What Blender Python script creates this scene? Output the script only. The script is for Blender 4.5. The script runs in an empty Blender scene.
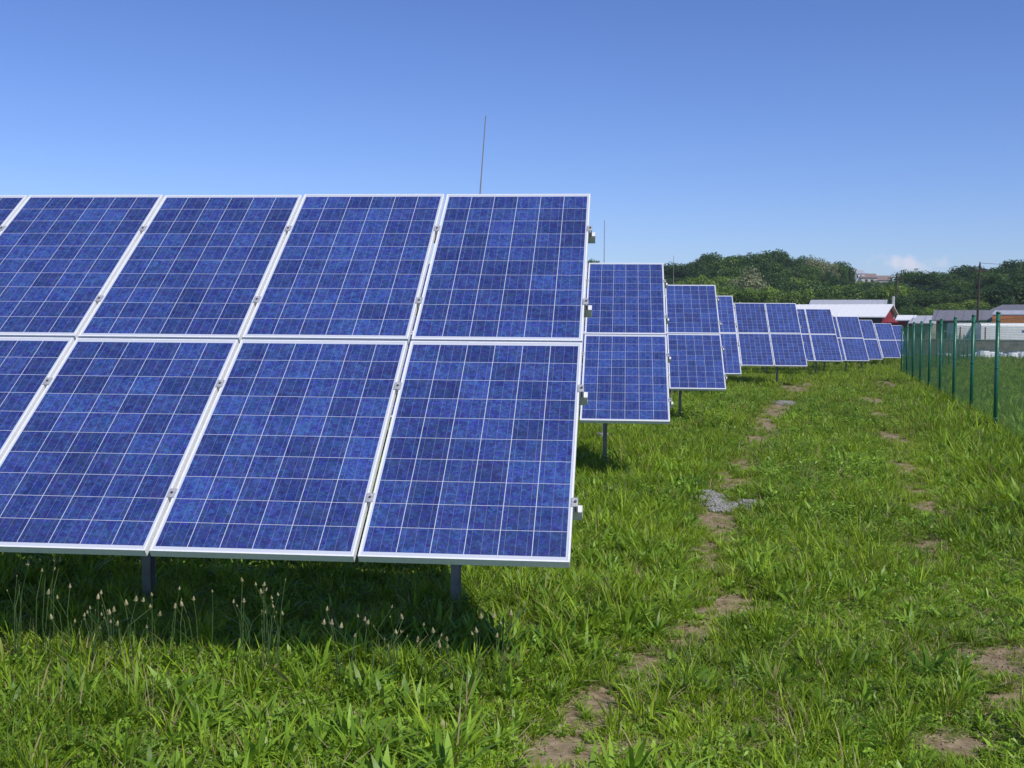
import bpy, math, random
import numpy as np
from mathutils import Vector, Matrix, noise as mnoise
R = math.radians
rnd = random.Random(11)
nr = np.random.default_rng(5)
sc = bpy.context.scene
col = sc.collection

# ------------------------------------------------------------------ camera
CAM = Vector((0.219, -5.119, 1.685))
cr_ = Vector((0.99534064, 0.09604296, 0.00852944))
cu_ = Vector((-0.01313917, 0.04746692, 0.99878639))
cf_ = Vector((-0.09552153, 0.99424476, -0.04850768))
FOC = 1125.2
cd = bpy.data.cameras.new('camera'); cam = bpy.data.objects.new('camera', cd); col.objects.link(cam)
m3 = Matrix((cr_, cu_, -cf_)).transposed().to_4x4(); m3.translation = CAM
cam.matrix_world = m3
cd.sensor_width = 36; cd.lens = FOC * 36 / 1024; cd.clip_start = 0.05; cd.clip_end = 6000
sc.camera = cam

# ------------------------------------------------------------------ sky and sun
SUN_DIR = Vector((0.60, -0.62, 1.0)).normalized()
elev = math.asin(SUN_DIR.z); az = math.atan2(SUN_DIR.x, SUN_DIR.y)
w = bpy.data.worlds.new('World'); sc.world = w; w.use_nodes = True
nt = w.node_tree; nt.nodes.clear()
def N(nt, t, **k):
    n = nt.nodes.new(t)
    for a, b in k.items(): setattr(n, a, b)
    return n
sky = N(nt, 'ShaderNodeTexSky', sky_type='NISHITA'); sky.sun_disc = False
sky.sun_elevation = elev; sky.sun_rotation = az; sky.altitude = 300
sky.air_density = 1.05; sky.dust_density = 0.25; sky.ozone_density = 2.6
tc = N(nt, 'ShaderNodeTexCoord')
hsv = N(nt, 'ShaderNodeHueSaturation'); hsv.inputs['Saturation'].default_value = 1.0
nt.links.new(sky.outputs[0], hsv.inputs['Color'])
tint = N(nt, 'ShaderNodeMix', data_type='RGBA', blend_type='MULTIPLY'); tint.inputs[0].default_value = 1
tint.inputs[7].default_value = (0.80, 0.87, 1.24, 1)
gam = N(nt, 'ShaderNodeGamma'); gam.inputs['Gamma'].default_value = 1.25
nt.links.new(hsv.outputs[0], gam.inputs[0]); nt.links.new(gam.outputs[0], tint.inputs[6])
# one small far fair-weather cloud low over the hills
cdir = (cf_ + cr_ * ((909 - 512) / FOC) - cu_ * ((264 - 384) / FOC)).normalized()
sub = N(nt, 'ShaderNodeVectorMath', operation='SUBTRACT'); sub.inputs[1].default_value = cdir
nt.links.new(tc.outputs['Generated'], sub.inputs[0])
scl = N(nt, 'ShaderNodeVectorMath', operation='MULTIPLY'); scl.inputs[1].default_value = (38, 38, 120)
nt.links.new(sub.outputs[0], scl.inputs[0])
ln = N(nt, 'ShaderNodeVectorMath', operation='LENGTH'); nt.links.new(scl.outputs[0], ln.inputs[0])
nz = N(nt, 'ShaderNodeTexNoise'); nz.inputs['Scale'].default_value = 85; nz.inputs['Detail'].default_value = 5
nt.links.new(tc.outputs['Generated'], nz.inputs['Vector'])
ma = N(nt, 'ShaderNodeMath', operation='MULTIPLY_ADD'); ma.inputs[1].default_value = 3.0
nt.links.new(nz.outputs[0], ma.inputs[0]); nt.links.new(ln.outputs['Value'], ma.inputs[2])
mr = N(nt, 'ShaderNodeMapRange'); mr.inputs['From Min'].default_value = 2.5; mr.inputs['From Max'].default_value = 1.5
mr.inputs['To Max'].default_value = 0.7
nt.links.new(ma.outputs[0], mr.inputs['Value'])
cm = N(nt, 'ShaderNodeMix', data_type='RGBA'); cm.inputs[7].default_value = (12, 11.6, 13.2, 1)
nt.links.new(mr.outputs[0], cm.inputs[0]); nt.links.new(tint.outputs[2], cm.inputs[6])
bg = N(nt, 'ShaderNodeBackground'); bg.inputs['Strength'].default_value = 0.070
nt.links.new(cm.outputs[2], bg.inputs[0])
wo = N(nt, 'ShaderNodeOutputWorld'); nt.links.new(bg.outputs[0], wo.inputs[0])
sl = bpy.data.lights.new('sun', 'SUN'); sl.energy = 4.0; sl.angle = R(0.53); sl.color = (1.0, 0.95, 0.86)
so = bpy.data.objects.new('sun', sl); col.objects.link(so)
so.rotation_euler = SUN_DIR.to_track_quat('Z', 'Y').to_euler(); so.location = (20, -20, 40)
sc.view_settings.view_transform = 'Standard'; sc.view_settings.look = 'None'
sc.view_settings.exposure = 0.0; sc.view_settings.gamma = 1.0; sc.view_settings.use_curve_mapping = False
sc.render.engine = 'CYCLES'
sc.cycles.max_bounces = 6; sc.cycles.transparent_max_bounces = 12; sc.cycles.volume_bounces = 0

# ------------------------------------------------------------------ helpers
def at(px, py, d):
    """world point seen at pixel px,py of the survey photo, d metres ahead"""
    return CAM + (cf_ + cr_ * ((px - 512) / FOC) - cu_ * ((py - 384) / FOC)) * d
def tag(o, label=None, cat=None, group=None, kind=None):
    if label: o['label'] = label
    if cat: o['category'] = cat
    if group: o['group'] = group
    if kind: o['kind'] = kind
    return o
def empty(name, loc, rz=0.0):
    o = bpy.data.objects.new(name, None); col.objects.link(o); o.location = loc; o.rotation_euler.z = rz
    o.empty_display_size = 0.3
    return o
class MB:
    def __init__(s): s.v = []; s.f = []; s.mi = []
    def quad(s, a, b, c, d, m=0):
        n = len(s.v); s.v += [tuple(a), tuple(b), tuple(c), tuple(d)]; s.f.append((n, n+1, n+2, n+3)); s.mi.append(m)
    def poly(s, pts, m=0):
        n = len(s.v); s.v += [tuple(p) for p in pts]; s.f.append(tuple(range(n, n+len(pts)))); s.mi.append(m)
    def box(s, a, b, M=None, m=0):
        x0, y0, z0 = a; x1, y1, z1 = b
        p = [(x0,y0,z0),(x1,y0,z0),(x1,y1,z0),(x0,y1,z0),(x0,y0,z1),(x1,y0,z1),(x1,y1,z1),(x0,y1,z1)]
        if M is not None: p = [tuple(M @ Vector(q)) for q in p]
        n = len(s.v); s.v += p
        for q in ((3,2,1,0),(4,5,6,7),(0,1,5,4),(1,2,6,5),(2,3,7,6),(3,0,4,7)):
            s.f.append(tuple(n+i for i in q)); s.mi.append(m)
    def tube(s, pts, rad, n=6, m=0, cap=True):
        pts = [Vector(p) for p in pts]
        if not hasattr(rad, '__len__'): rad = [rad]*len(pts)
        st = len(s.v)
        for i, p in enumerate(pts):
            d = (pts[min(i+1, len(pts)-1)] - pts[max(i-1, 0)]).normalized()
            a = d.orthogonal().normalized() if i == 0 else (a - d*a.dot(d)).normalized()
            b = d.cross(a)
            for k in range(n):
                t = 2*math.pi*k/n; s.v.append(tuple(p + (a*math.cos(t)+b*math.sin(t))*rad[i]))
        for i in range(len(pts)-1):
            for k in range(n):
                q = st+i*n; s.f.append((q+k, q+(k+1)%n, q+n+(k+1)%n, q+n+k)); s.mi.append(m)
        if cap:
            s.f.append(tuple(st+k for k in range(n-1, -1, -1))); s.mi.append(m)
            s.f.append(tuple(st+(len(pts)-1)*n+k for k in range(n))); s.mi.append(m)
    def mesh(s, name, mats, smooth=False):
        me = bpy.data.meshes.new(name); me.from_pydata(s.v, [], s.f)
        for m in (mats if isinstance(mats, (list, tuple)) else [mats]): me.materials.append(m)
        me.polygons.foreach_set('material_index', s.mi)
        if smooth: me.polygons.foreach_set('use_smooth', [True]*len(s.f))
        me.update(); return me
    def build(s, name, mats, parent=None, smooth=False, loc=None):
        o = bpy.data.objects.new(name, s.mesh(name, mats, smooth)); col.objects.link(o)
        if parent: o.parent = parent
        if loc is not None: o.location = loc
        return o
def npmesh(name, V, F, mats, smooth=False, colattr=None):
    me = bpy.data.meshes.new(name)
    V = np.asarray(V, dtype=np.float32); F = np.asarray(F, dtype=np.int32); k = F.shape[1]
    me.vertices.add(len(V)); me.vertices.foreach_set('co', V.ravel())
    me.loops.add(F.size); me.loops.foreach_set('vertex_index', F.ravel())
    me.polygons.add(len(F)); me.polygons.foreach_set('loop_start', np.arange(0, F.size, k, dtype=np.int32))
    me.polygons.foreach_set('loop_total', np.full(len(F), k, dtype=np.int32))
    me.update(calc_edges=True)
    if smooth: me.polygons.foreach_set('use_smooth', [True]*len(F))
    for m in (mats if isinstance(mats, (list, tuple)) else [mats]): me.materials.append(m)
    if colattr is not None:
        a = me.attributes.new('tone', 'FLOAT', 'POINT'); a.data.foreach_set('value', np.asarray(colattr, dtype=np.float32))
    return me
def obj(name, me, parent=None, loc=None):
    o = bpy.data.objects.new(name, me); col.objects.link(o)
    if parent: o.parent = parent
    if loc is not None: o.location = loc
    return o
def copy_tree(o, parent=None):
    c = o.copy(); col.objects.link(c); c.parent = parent
    for ch in o.children: copy_tree(ch, c)
    return c

# ------------------------------------------------------------------ materials
def newmat(name):
    m = bpy.data.materials.new(name); m.use_nodes = True
    nt = m.node_tree; return m, nt, nt.nodes['Principled BSDF'], nt.nodes['Material Output']
def plain(name, c, rough=0.6, metal=0.0, var=0.15, scale=8.0, bump=0.0, spec=0.5):
    m, nt, p, o = newmat(name)
    tc = N(nt, 'ShaderNodeTexCoord'); n = N(nt, 'ShaderNodeTexNoise'); n.inputs['Scale'].default_value = scale; n.inputs['Detail'].default_value = 6
    nt.links.new(tc.outputs['Object'], n.inputs['Vector'])
    mr = N(nt, 'ShaderNodeMapRange'); mr.inputs['From Min'].default_value = 0.3; mr.inputs['From Max'].default_value = 0.7
    mr.inputs['To Min'].default_value = 1-var; mr.inputs['To Max'].default_value = 1+var
    nt.links.new(n.outputs[0], mr.inputs['Value'])
    mx = N(nt, 'ShaderNodeVectorMath', operation='SCALE'); mx.inputs[0].default_value = c
    nt.links.new(mr.outputs[0], mx.inputs['Scale']); nt.links.new(mx.outputs[0], p.inputs['Base Color'])
    p.inputs['Roughness'].default_value = rough; p.inputs['Metallic'].default_value = metal
    p.inputs['Specular IOR Level'].default_value = spec
    if bump:
        b = N(nt, 'ShaderNodeBump'); b.inputs['Strength'].default_value = bump; b.inputs['Distance'].default_value = 0.02
        nt.links.new(n.outputs[0], b.inputs['Height']); nt.links.new(b.outputs[0], p.inputs['Normal'])
    return m
M_alu = plain('anodised_aluminium', (0.86, 0.86, 0.86), 0.42, 0.12, 0.05, 30)
M_rail = plain('mill_aluminium', (0.78, 0.78, 0.79), 0.4, 0.25, 0.12, 20)
M_clamp = plain('clamp_metal', (0.5, 0.5, 0.5), 0.45, 0.4, 0.2, 60)
M_galv = plain('galvanised_steel', (0.22, 0.23, 0.24), 0.6, 0.4, 0.25, 14)
M_back = plain('white_backsheet', (0.7, 0.7, 0.7), 0.5)
M_bolt = plain('dark_bolt', (0.10, 0.10, 0.11), 0.5, 0.5)
M_rod = plain('rod_metal', (0.28, 0.27, 0.27), 0.6, 0.2)

def cell_mat():
    m, nt, p, o = newmat('polycrystalline_cells'); L = nt.links.new
    def math_(op, a=None, b=None, c=None):
        n = N(nt, 'ShaderNodeMath', operation=op)
        for i, v in enumerate((a, b, c)):
            if v is None: continue
            if isinstance(v, (int, float)): n.inputs[i].default_value = v
            else: L(v, n.inputs[i])
        return n.outputs[0]
    tc = N(nt, 'ShaderNodeTexCoord'); sp = N(nt, 'ShaderNodeSeparateXYZ'); L(tc.outputs['Object'], sp.inputs[0])
    P = 0.159
    u = math_('DIVIDE', math_('SUBTRACT', sp.outputs[0], 0.018), P)
    v = math_('DIVIDE', math_('SUBTRACT', sp.outputs[1], 0.030), P)
    fu = math_('FRACT', u); fv = math_('FRACT', v)
    iu = math_('FLOOR', u); iv = math_('FLOOR', v)
    eu = math_('MULTIPLY', math_('SUBTRACT', 0.5, math_('ABSOLUTE', math_('SUBTRACT', fu, 0.5))), P)   # metres to cell edge
    ev = math_('MULTIPLY', math_('SUBTRACT', 0.5, math_('ABSOLUTE', math_('SUBTRACT', fv, 0.5))), P)
    gu = math_('LESS_THAN', eu, 0.0017); gv = math_('LESS_THAN', ev, 0.0013)
    out = math_('MAXIMUM', math_('GREATER_THAN', math_('ABSOLUTE', math_('SUBTRACT', u, 3.0)), 3.0),
                math_('GREATER_THAN', math_('ABSOLUTE', math_('SUBTRACT', v, 5.0)), 5.0))
    white = math_('MAXIMUM', math_('MAXIMUM', gu, gv), out)
    f3 = math_('FRACT', math_('MULTIPLY', fu, 3.0))
    bus = math_('LESS_THAN', math_('MULTIPLY', math_('ABSOLUTE', math_('SUBTRACT', f3, 0.5)), P/3), 0.00075)
    # the fine silver fingers, far too small to see singly, only lift the tone
    oi = N(nt, 'ShaderNodeObjectInfo')
    cv = N(nt, 'ShaderNodeCombineXYZ'); L(iu, cv.inputs[0]); L(iv, cv.inputs[1]); L(math_('MULTIPLY', oi.outputs['Random'], 97.0), cv.inputs[2])
    wn = N(nt, 'ShaderNodeTexWhiteNoise', noise_dimensions='3D'); L(cv.outputs[0], wn.inputs['Vector'])
    off = N(nt, 'ShaderNodeVectorMath', operation='MULTIPLY_ADD'); L(wn.outputs['Color'], off.inputs[0])
    off.inputs[1].default_value = (9, 9, 9); L(tc.outputs['Object'], off.inputs[2])
    vo = N(nt, 'ShaderNodeTexVoronoi'); vo.inputs['Scale'].default_value = 95; L(off.outputs[0], vo.inputs['Vector'])
    vo2 = N(nt, 'ShaderNodeTexVoronoi'); vo2.inputs['Scale'].default_value = 38; L(off.outputs[0], vo2.inputs['Vector'])
    s1 = N(nt, 'ShaderNodeSeparateColor'); L(vo.outputs['Color'], s1.inputs[0])
    s2 = N(nt, 'ShaderNodeSeparateColor'); L(vo2.outputs['Color'], s2.inputs[0])
    nl = N(nt, 'ShaderNodeTexNoise'); nl.inputs['Scale'].default_value = 2.6; nl.inputs['Detail'].default_value = 2; L(tc.outputs['Object'], nl.inputs['Vector'])
    g = math_('ADD', math_('MULTIPLY', s1.outputs[0], 0.42), math_('MULTIPLY', s2.outputs[1], 0.26))
    g = math_('ADD', g, math_('MULTIPLY', wn.outputs['Value'], 0.30))
    g = math_('ADD', g, math_('SUBTRACT', math_('ADD', math_('MULTIPLY', nl.outputs[0], 0.34), math_('MULTIPLY', oi.outputs['Random'], 0.10)), 0.16))
    ramp = N(nt, 'ShaderNodeValToRGB'); L(g, ramp.inputs[0])
    e = ramp.color_ramp.elements
    e[0].position = 0.12; e[0].color = (0.010, 0.022, 0.100, 1)
    e[1].position = 0.95; e[1].color = (0.046, 0.108, 0.375, 1)
    q = ramp.color_ramp.elements.new(0.5); q.color = (0.022, 0.047, 0.188, 1)
    h = N(nt, 'ShaderNodeHueSaturation'); L(ramp.outputs[0], h.inputs['Color'])
    L(math_('ADD', 0.487, math_('MULTIPLY', s2.outputs[0], 0.03)), h.inputs['Hue'])
    mb = N(nt, 'ShaderNodeMix', data_type='RGBA'); mb.inputs[7].default_value = (0.17, 0.20, 0.34, 1); L(bus, mb.inputs[0]); L(h.outputs[0], mb.inputs[6])
    mw = N(nt, 'ShaderNodeMix', data_type='RGBA'); mw.inputs[7].default_value = (0.55, 0.58, 0.64, 1); L(white, mw.inputs[0]); L(mb.outputs[2], mw.inputs[6])
    # thin uneven dust film, thicker towards the lower frame edge
    nd = N(nt, 'ShaderNodeTexNoise'); nd.inputs['Scale'].default_value = 9; nd.inputs['Detail'].default_value = 7; L(tc.outputs['Object'], nd.inputs['Vector'])
    du = math_('MULTIPLY', math_('SUBTRACT', nd.outputs[0], 0.30), 0.11)
    md = N(nt, 'ShaderNodeMix', data_type='RGBA'); md.inputs[7].default_value = (0.42, 0.40, 0.38, 1); L(du, md.inputs[0]); L(mw.outputs[2], md.inputs[6])
    L(md.outputs[2], p.inputs['Base Color'])
    p.inputs['Roughness'].default_value = 0.45; p.inputs['Specular IOR Level'].default_value = 0.3
    p.inputs['Coat Weight'].default_value = 1.0; p.inputs['Coat Roughness'].default_value = 0.13; p.inputs['Coat IOR'].default_value = 1.38
    return m
M_cell = cell_mat()

def leaf_mat(name, dark, light, trans=0.3, rough=0.5, dry=(0.30, 0.24, 0.10), dryamt=0.06, patch=0.35):
    """dark..light by blade tone, shifted per plant and by slow patches over the ground"""
    m, nt, p, o = newmat(name); L = nt.links.new
    at_ = N(nt, 'ShaderNodeAttribute'); at_.attribute_name = 'tone'
    oi = N(nt, 'ShaderNodeObjectInfo'); ge = N(nt, 'ShaderNodeNewGeometry')
    n = N(nt, 'ShaderNodeTexNoise'); n.inputs['Scale'].default_value = patch; n.inputs['Detail'].default_value = 4; L(ge.outputs['Position'], n.inputs['Vector'])
    a = N(nt, 'ShaderNodeMath', operation='MULTIPLY_ADD'); L(oi.outputs['Random'], a.inputs[0]); a.inputs[1].default_value = 0.45; L(at_.outputs['Fac'], a.inputs[2])
    b = N(nt, 'ShaderNodeMath', operation='MULTIPLY_ADD'); L(n.outputs[0], b.inputs[0]); b.inputs[1].default_value = 1.35; L(a.outputs[0], b.inputs[2])
    c = N(nt, 'ShaderNodeMapRange'); c.inputs['From Min'].default_value = 0.55; c.inputs['From Max'].default_value = 1.95; L(b.outputs[0], c.inputs['Value'])
    mx = N(nt, 'ShaderNodeMix', data_type='RGBA'); L(c.outputs[0], mx.inputs[0]); mx.inputs[6].default_value = (*dark, 1); mx.inputs[7].default_value = (*light, 1)
    wn = N(nt, 'ShaderNodeTexWhiteNoise', noise_dimensions='2D'); cv = N(nt, 'ShaderNodeCombineXYZ')
    L(oi.outputs['Random'], cv.inputs[0]); L(at_.outputs['Fac'], cv.inputs[1]); L(cv.outputs[0], wn.inputs['Vector'])
    lt = N(nt, 'ShaderNodeMath', operation='LESS_THAN'); L(wn.outputs['Value'], lt.inputs[0]); lt.inputs[1].default_value = dryamt
    md = N(nt, 'ShaderNodeMix', data_type='RGBA'); L(lt.outputs[0], md.inputs[0]); L(mx.outputs[2], md.inputs[6]); md.inputs[7].default_value = (*dry, 1)
    L(md.outputs[2], p.inputs['Base Color']); p.inputs['Roughness'].default_value = rough; p.inputs['Specular IOR Level'].default_value = 0.28
    tr = N(nt, 'ShaderNodeBsdfTranslucent'); hs = N(nt, 'ShaderNodeHueSaturation'); hs.inputs['Value'].default_value = 1.5; hs.inputs['Hue'].default_value = 0.485
    L(md.outputs[2], hs.inputs['Color']); L(hs.outputs[0], tr.inputs['Color'])
    ms = N(nt, 'ShaderNodeMixShader'); ms.inputs[0].default_value = trans; L(p.outputs[0], ms.inputs[1]); L(tr.outputs[0], ms.inputs[2]); L(ms.outputs[0], o.inputs[0])
    return m
M_grass = leaf_mat('grass_blades', (0.026, 0.088, 0.003), (0.345, 0.495, 0.022), dry=(0.34, 0.27, 0.13), dryamt=0.07)
M_weed = leaf_mat('broad_leaves', (0.024, 0.094, 0.005), (0.285, 0.460, 0.040), trans=0.28, rough=0.42, dryamt=0.01)
M_far = leaf_mat('meadow_grass', (0.055, 0.145, 0.008), (0.300, 0.405, 0.036), dry=(0.34, 0.27, 0.12), dryamt=0.13)
M_leaf = {
 'dark': leaf_mat('dark_foliage', (0.014, 0.048, 0.011), (0.066, 0.130, 0.024), trans=0.2, dryamt=0, patch=0.05),
 'mid': leaf_mat('mid_foliage', (0.024, 0.068, 0.010), (0.092, 0.168, 0.024), trans=0.2, dryamt=0, patch=0.05),
 'light': leaf_mat('light_foliage', (0.055, 0.120, 0.012), (0.190, 0.280, 0.036), trans=0.2, dryamt=0, patch=0.05),
 'blossom': leaf_mat('blossoming_foliage', (0.10, 0.14, 0.045), (0.27, 0.29, 0.14), trans=0.2, dryamt=0, patch=0.05)}
M_bark = plain('bark', (0.10, 0.08, 0.06), 0.9, 0, 0.3, 6, 0.4)

# ------------------------------------------------------------------ terrain
def sst(a, b, x):
    t = min(1, max(0, (x-a)/(b-a))); return t*t*(3-2*t)
def gz(x, y):
    z = 0.0
    z -= 0.20*sst(38, 47, y) + 0.24*sst(47, 72, y)
    # hills behind the site
    q = x / max(y, 1.0)
    right = sst(0.235, 0.262, q)
    z += (1-right)*10.0*sst(200, 285, y) + right*6.0*sst(165, 225, y)
    z += (1-right)*4.5*sst(290, 420, y)*sst(0.17, 0.22, q)
    if y < 60: z += 0.02*mnoise.noise(Vector((x*0.9, y*0.9, 0))) + 0.012*mnoise.noise(Vector((x*3, y*3, 4)))
    else: z += 0.5*sst(190, 260, y)*mnoise.noise(Vector((x*0.03, y*0.03, 2)))*3
    return z
# bare earth: (x, y, rx, ry) patches of the two wheel tracks, metres
BARE = [(0.02,-0.75,.30,.30),(.34,-.55,.22,.25),(.14,-.10,.22,.3),(.36,.55,.24,.35),(.66,1.0,.22,.4),(.95,1.95,.26,.5),(.84,3.2,.22,.65),(1.12,4.6,.20,.7),
        (1.45,7.6,.2,.8),(1.7,9.0,.2,.7),(2.35,12.6,.22,1.0),(2.80,15.6,.28,1.8),(3.35,18.3,.26,1.6),(3.75,20.2,.24,1.2),
        (6.45,23.6,.35,1.8),(5.5,18.5,.22,1.5),(4.35,12.2,.2,1.2),(3.75,9.2,.26,.8),(3.4,7.2,.2,.6),(3.2,5.8,.26,.6),(2.62,4.0,.2,.5),(2.2,.85,.3,.42),(2.02,.15,.26,.25),
        (1.6,-.42,.22,.2),(-2.85,.42,.5,.14),(-.95,-.42,.15,.16),(-.35,-.6,.14,.14),(-1.9,-.1,.12,.14),(4.6,13.2,.2,1),(9.0,33,.4,3),(5.2,29,.4,3)]
GRAVEL = [(1.15,6.1,.2,.62),(1.5,5.85,.17,.3),(4.06,21.9,.27,.8)]
BARE = [(a, b, c*(.66 if b < 1.5 else .85), d*(.66 if b < 1.5 else .95)) for a, b, c, d in BARE]
BA = np.array(BARE + GRAVEL)
def noise2(x, y, s, seed=0):
    """cheap smooth value noise, arrays"""
    x = x*s+seed*13.7; y = y*s+seed*7.3
    xi = np.floor(x); yi = np.floor(y); fx = x-xi; fy = y-yi
    fx = fx*fx*(3-2*fx); fy = fy*fy*(3-2*fy)
    h = lambda a, b: np.modf(np.abs(np.sin(a*127.1+b*311.7)*43758.5453))[0]
    return (h(xi,yi)*(1-fx)+h(xi+1,yi)*fx)*(1-fy)+(h(xi,yi+1)*(1-fx)+h(xi+1,yi+1)*fx)*fy
def bareness(x, y):
    b = np.zeros_like(x)
    for i, (cx, cy, rx, ry) in enumerate(BA):
        d = np.sqrt(((x-cx)/rx)**2+((y-cy)/ry)**2)
        d = d + (noise2(x, y, 5, i)-0.5)*1.1 + (noise2(x, y, 17, i)-0.5)*0.9
        b = np.maximum(b, np.clip(1.45-d, 0, 1))
    return b
TRK = [[(-.2,-1.5),(.14,-.1),(.36,.55),(.66,1.0),(.90,1.95),(.84,3.2),(1.12,4.6),(1.2,6.1),(1.45,7.6),(1.7,9.0),(2.35,12.6),(2.8,15.6),(3.4,18.3),(3.9,21),(5.0,26),(6.5,33)],
       [(1.3,-1.5),(1.65,-.42),(2.05,.15),(2.3,1.2),(2.62,4),(3.2,5.8),(3.4,7.2),(3.75,9.2),(4.35,12.2),(5.5,18.5),(6.45,23.6),(9,33)]]
def track(x, y):
    t = np.zeros_like(x)
    for k, L_ in enumerate(TRK):
        xs = np.interp(y, [q[1] for q in L_], [q[0] for q in L_])+.10*(noise2(y, y*0, .9, k)-.5)
        wd = .17+.012*np.clip(y, 0, 25)
        g_ = np.exp(-((x-xs)/wd)**2)*(1.0 if k == 0 else .75)*np.clip(.35+1.1*noise2(x, y, 1.3, k+20), 0, 1)
        t = np.maximum(t, g_*(y < 33)*(y > -1.5))
    return t
def axis(parts):
    out = []
    for a, b, s in parts: out += list(np.arange(a, b, s))
    return np.array(out)
gx = axis([(-1000,-600,100),(-600,-100,50),(-100,-20,8),(-20,-6,1.0),(-6,10,0.08),(10,30,1.0),(30,130,5),(130,400,20),(400,1001,120)])
gy = axis([(-200,-40,40),(-40,-4,3),(-4,14,0.09),(14,30,.25),(30,40,0.5),(40,100,2),(100,460,6),(460,1000,40),(1000,1501,250)])
X, Y = np.meshgrid(gx, gy); Z = np.array([[gz(a, b) for a in gx] for b in gy])
ny, nx = X.shape
V = np.stack([X.ravel(), Y.ravel(), Z.ravel()], -1)
I = (np.arange(ny-1)[:, None]*nx + np.arange(nx-1)[None]).ravel()
F = np.stack([I, I+1, I+nx+1, I+nx], -1)
gm, nt, p, o = newmat('meadow_soil'); L = nt.links.new
ge = N(nt, 'ShaderNodeNewGeometry')
n1 = N(nt, 'ShaderNodeTexNoise'); n1.inputs['Scale'].default_value = 14; n1.inputs['Detail'].default_value = 8; L(ge.outputs['Position'], n1.inputs['Vector'])
n2 = N(nt, 'ShaderNodeTexNoise'); n2.inputs['Scale'].default_value = 0.35; n2.inputs['Detail'].default_value = 8; L(ge.outputs['Position'], n2.inputs['Vector'])
r1 = N(nt, 'ShaderNodeValToRGB'); L(n1.outputs[0], r1.inputs[0])
r1.color_ramp.elements[0].position = .3; r1.color_ramp.elements[0].color = (0.17, 0.125, 0.07, 1)
r1.color_ramp.elements[1].position = .72; r1.color_ramp.elements[1].color = (0.38, 0.30, 0.19, 1)
r2 = N(nt, 'ShaderNodeValToRGB'); L(n2.outputs[0], r2.inputs[0])
r2.color_ramp.elements[0].position = .35; r2.color_ramp.elements[0].color = (0.045, 0.085, 0.012, 1)
r2.color_ramp.elements[1].position = .7; r2.color_ramp.elements[1].color = (0.11, 0.150, 0.026, 1)
ab = N(nt, 'ShaderNodeAttribute'); ab.attribute_name = 'tone'
mx = N(nt, 'ShaderNodeMix', data_type='RGBA'); L(ab.outputs['Fac'], mx.inputs[0]); L(r2.outputs[0], mx.inputs[6]); L(r1.outputs[0], mx.inputs[7])
L(mx.outputs[2], p.inputs['Base Color']); p.inputs['Roughness'].default_value = 0.95; p.inputs['Specular IOR Level'].default_value = 0.1
bu = N(nt, 'ShaderNodeBump'); bu.inputs['Strength'].default_value = 0.6; bu.inputs['Distance'].default_value = 0.03; L(n1.outputs[0], bu.inputs['Height']); L(bu.outputs[0], p.inputs['Normal'])
bare_v = np.clip(bareness(V[:, 0], V[:, 1])*1.4 + track(V[:, 0], V[:, 1])*.9, 0, 1)
ground = obj('ground', npmesh('ground', V, F, gm, True, bare_v)); tag(ground, kind='structure')

# ------------------------------------------------------------------ solar arrays
W_, G_, L_, S_ = 0.99, 0.02, 1.65, 0.02
TILT = R(36.97); H0 = 0.62
PT = Matrix.Rotation(TILT, 4, 'X')
mb = MB()
lip = 0.009
mb.box((0,0,-.04),(W_,lip,0)); mb.box((0,L_-lip,-.04),(W_,L_,0))
mb.box((0,lip,-.04),(lip,L_-lip,0)); mb.box((W_-lip,lip,-.04),(W_,L_-lip,0))
mb.box((lip,lip,-.04),(W_-lip,.034,-.038)); mb.box((lip,L_-.034,-.04),(W_-lip,L_-lip,-.038))
ME_frame = mb.mesh('solar_panel', M_alu)
mb = MB(); mb.box((lip,lip,-.007),(W_-lip,L_-lip,-.002)); mb.mi = [1,0,1,1,1,1]
ME_cells = mb.mesh('cell_sheet', [M_cell, M_back])
mb = MB(); mb.box((.44,1.42,-.030),(.55,1.53,-.0075)); ME_jb = mb.mesh('junction_box', M_bolt)
mb = MB(); mb.box((-.0085,-.03,-.041),(.0085,.03,.0015)); mb.box((-.019,-.03,.0015),(.019,.03,.005)); mb.tube([(0,0,.005),(0,0,.011)], .0065, 6, 1)
ME_mid = mb.mesh('clamp', [M_clamp, M_bolt])
mb = MB(); mb.box((0.0015,-.03,-.041),(.008,.03,.0015)); mb.box((-.008,-.03,.0015),(.024,.03,.005)); mb.box((.017,-.03,-.041),(.024,.03,.0015)); mb.tube([(.012,0,.005),(.012,0,.013)], .0065, 6, 1)
ME_end = mb.mesh('clamp', [M_clamp, M_bolt])
RAILS = (.38, 1.24, 2.05, 2.87)
def rail_mesh(length):
    mb = MB(); a, b, z0, z1, t = -.023, .023, -.098, -.0415, .003
    x0, x1 = -length-.045, .045
    mb.box((x0,a,z1-t),(x1,b,z1)); mb.box((x0,a,z0),(x1,b,z0+t)); mb.box((x0,a,z0+t),(x1,a+t,z1-t)); mb.box((x0,b-t,z0+t),(x1,b,z1-t))
    mb.box((x0,-.004,z1-t-.012),(x1,.004,z1-t))
    return mb.mesh('rail', M_rail)
def inst(name, me, parent, M):
    o = bpy.data.objects.new(name, me); col.objects.link(o); o.parent = parent; o.matrix_local = M; return o
T = Matrix.Translation
ROWS = [ (0,0,0,9), (.773,7.33,.068,5), (2.085,14.98,.045,5), (3.185,22.902,.019,5), (5.972,30.312,.014,5),
         (8.482,37.897,-.018,5), (11.205,46.034,-.195,5), (13.304,52.796,-.279,5), (16.397,61.882,-.383,5), (19.214,71.041,-.436,5)]
ORD = ['nearest and largest', 'second', 'third', 'fourth', 'fifth', 'sixth', 'seventh', 'eighth', 'ninth', 'tenth and farthest']
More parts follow.
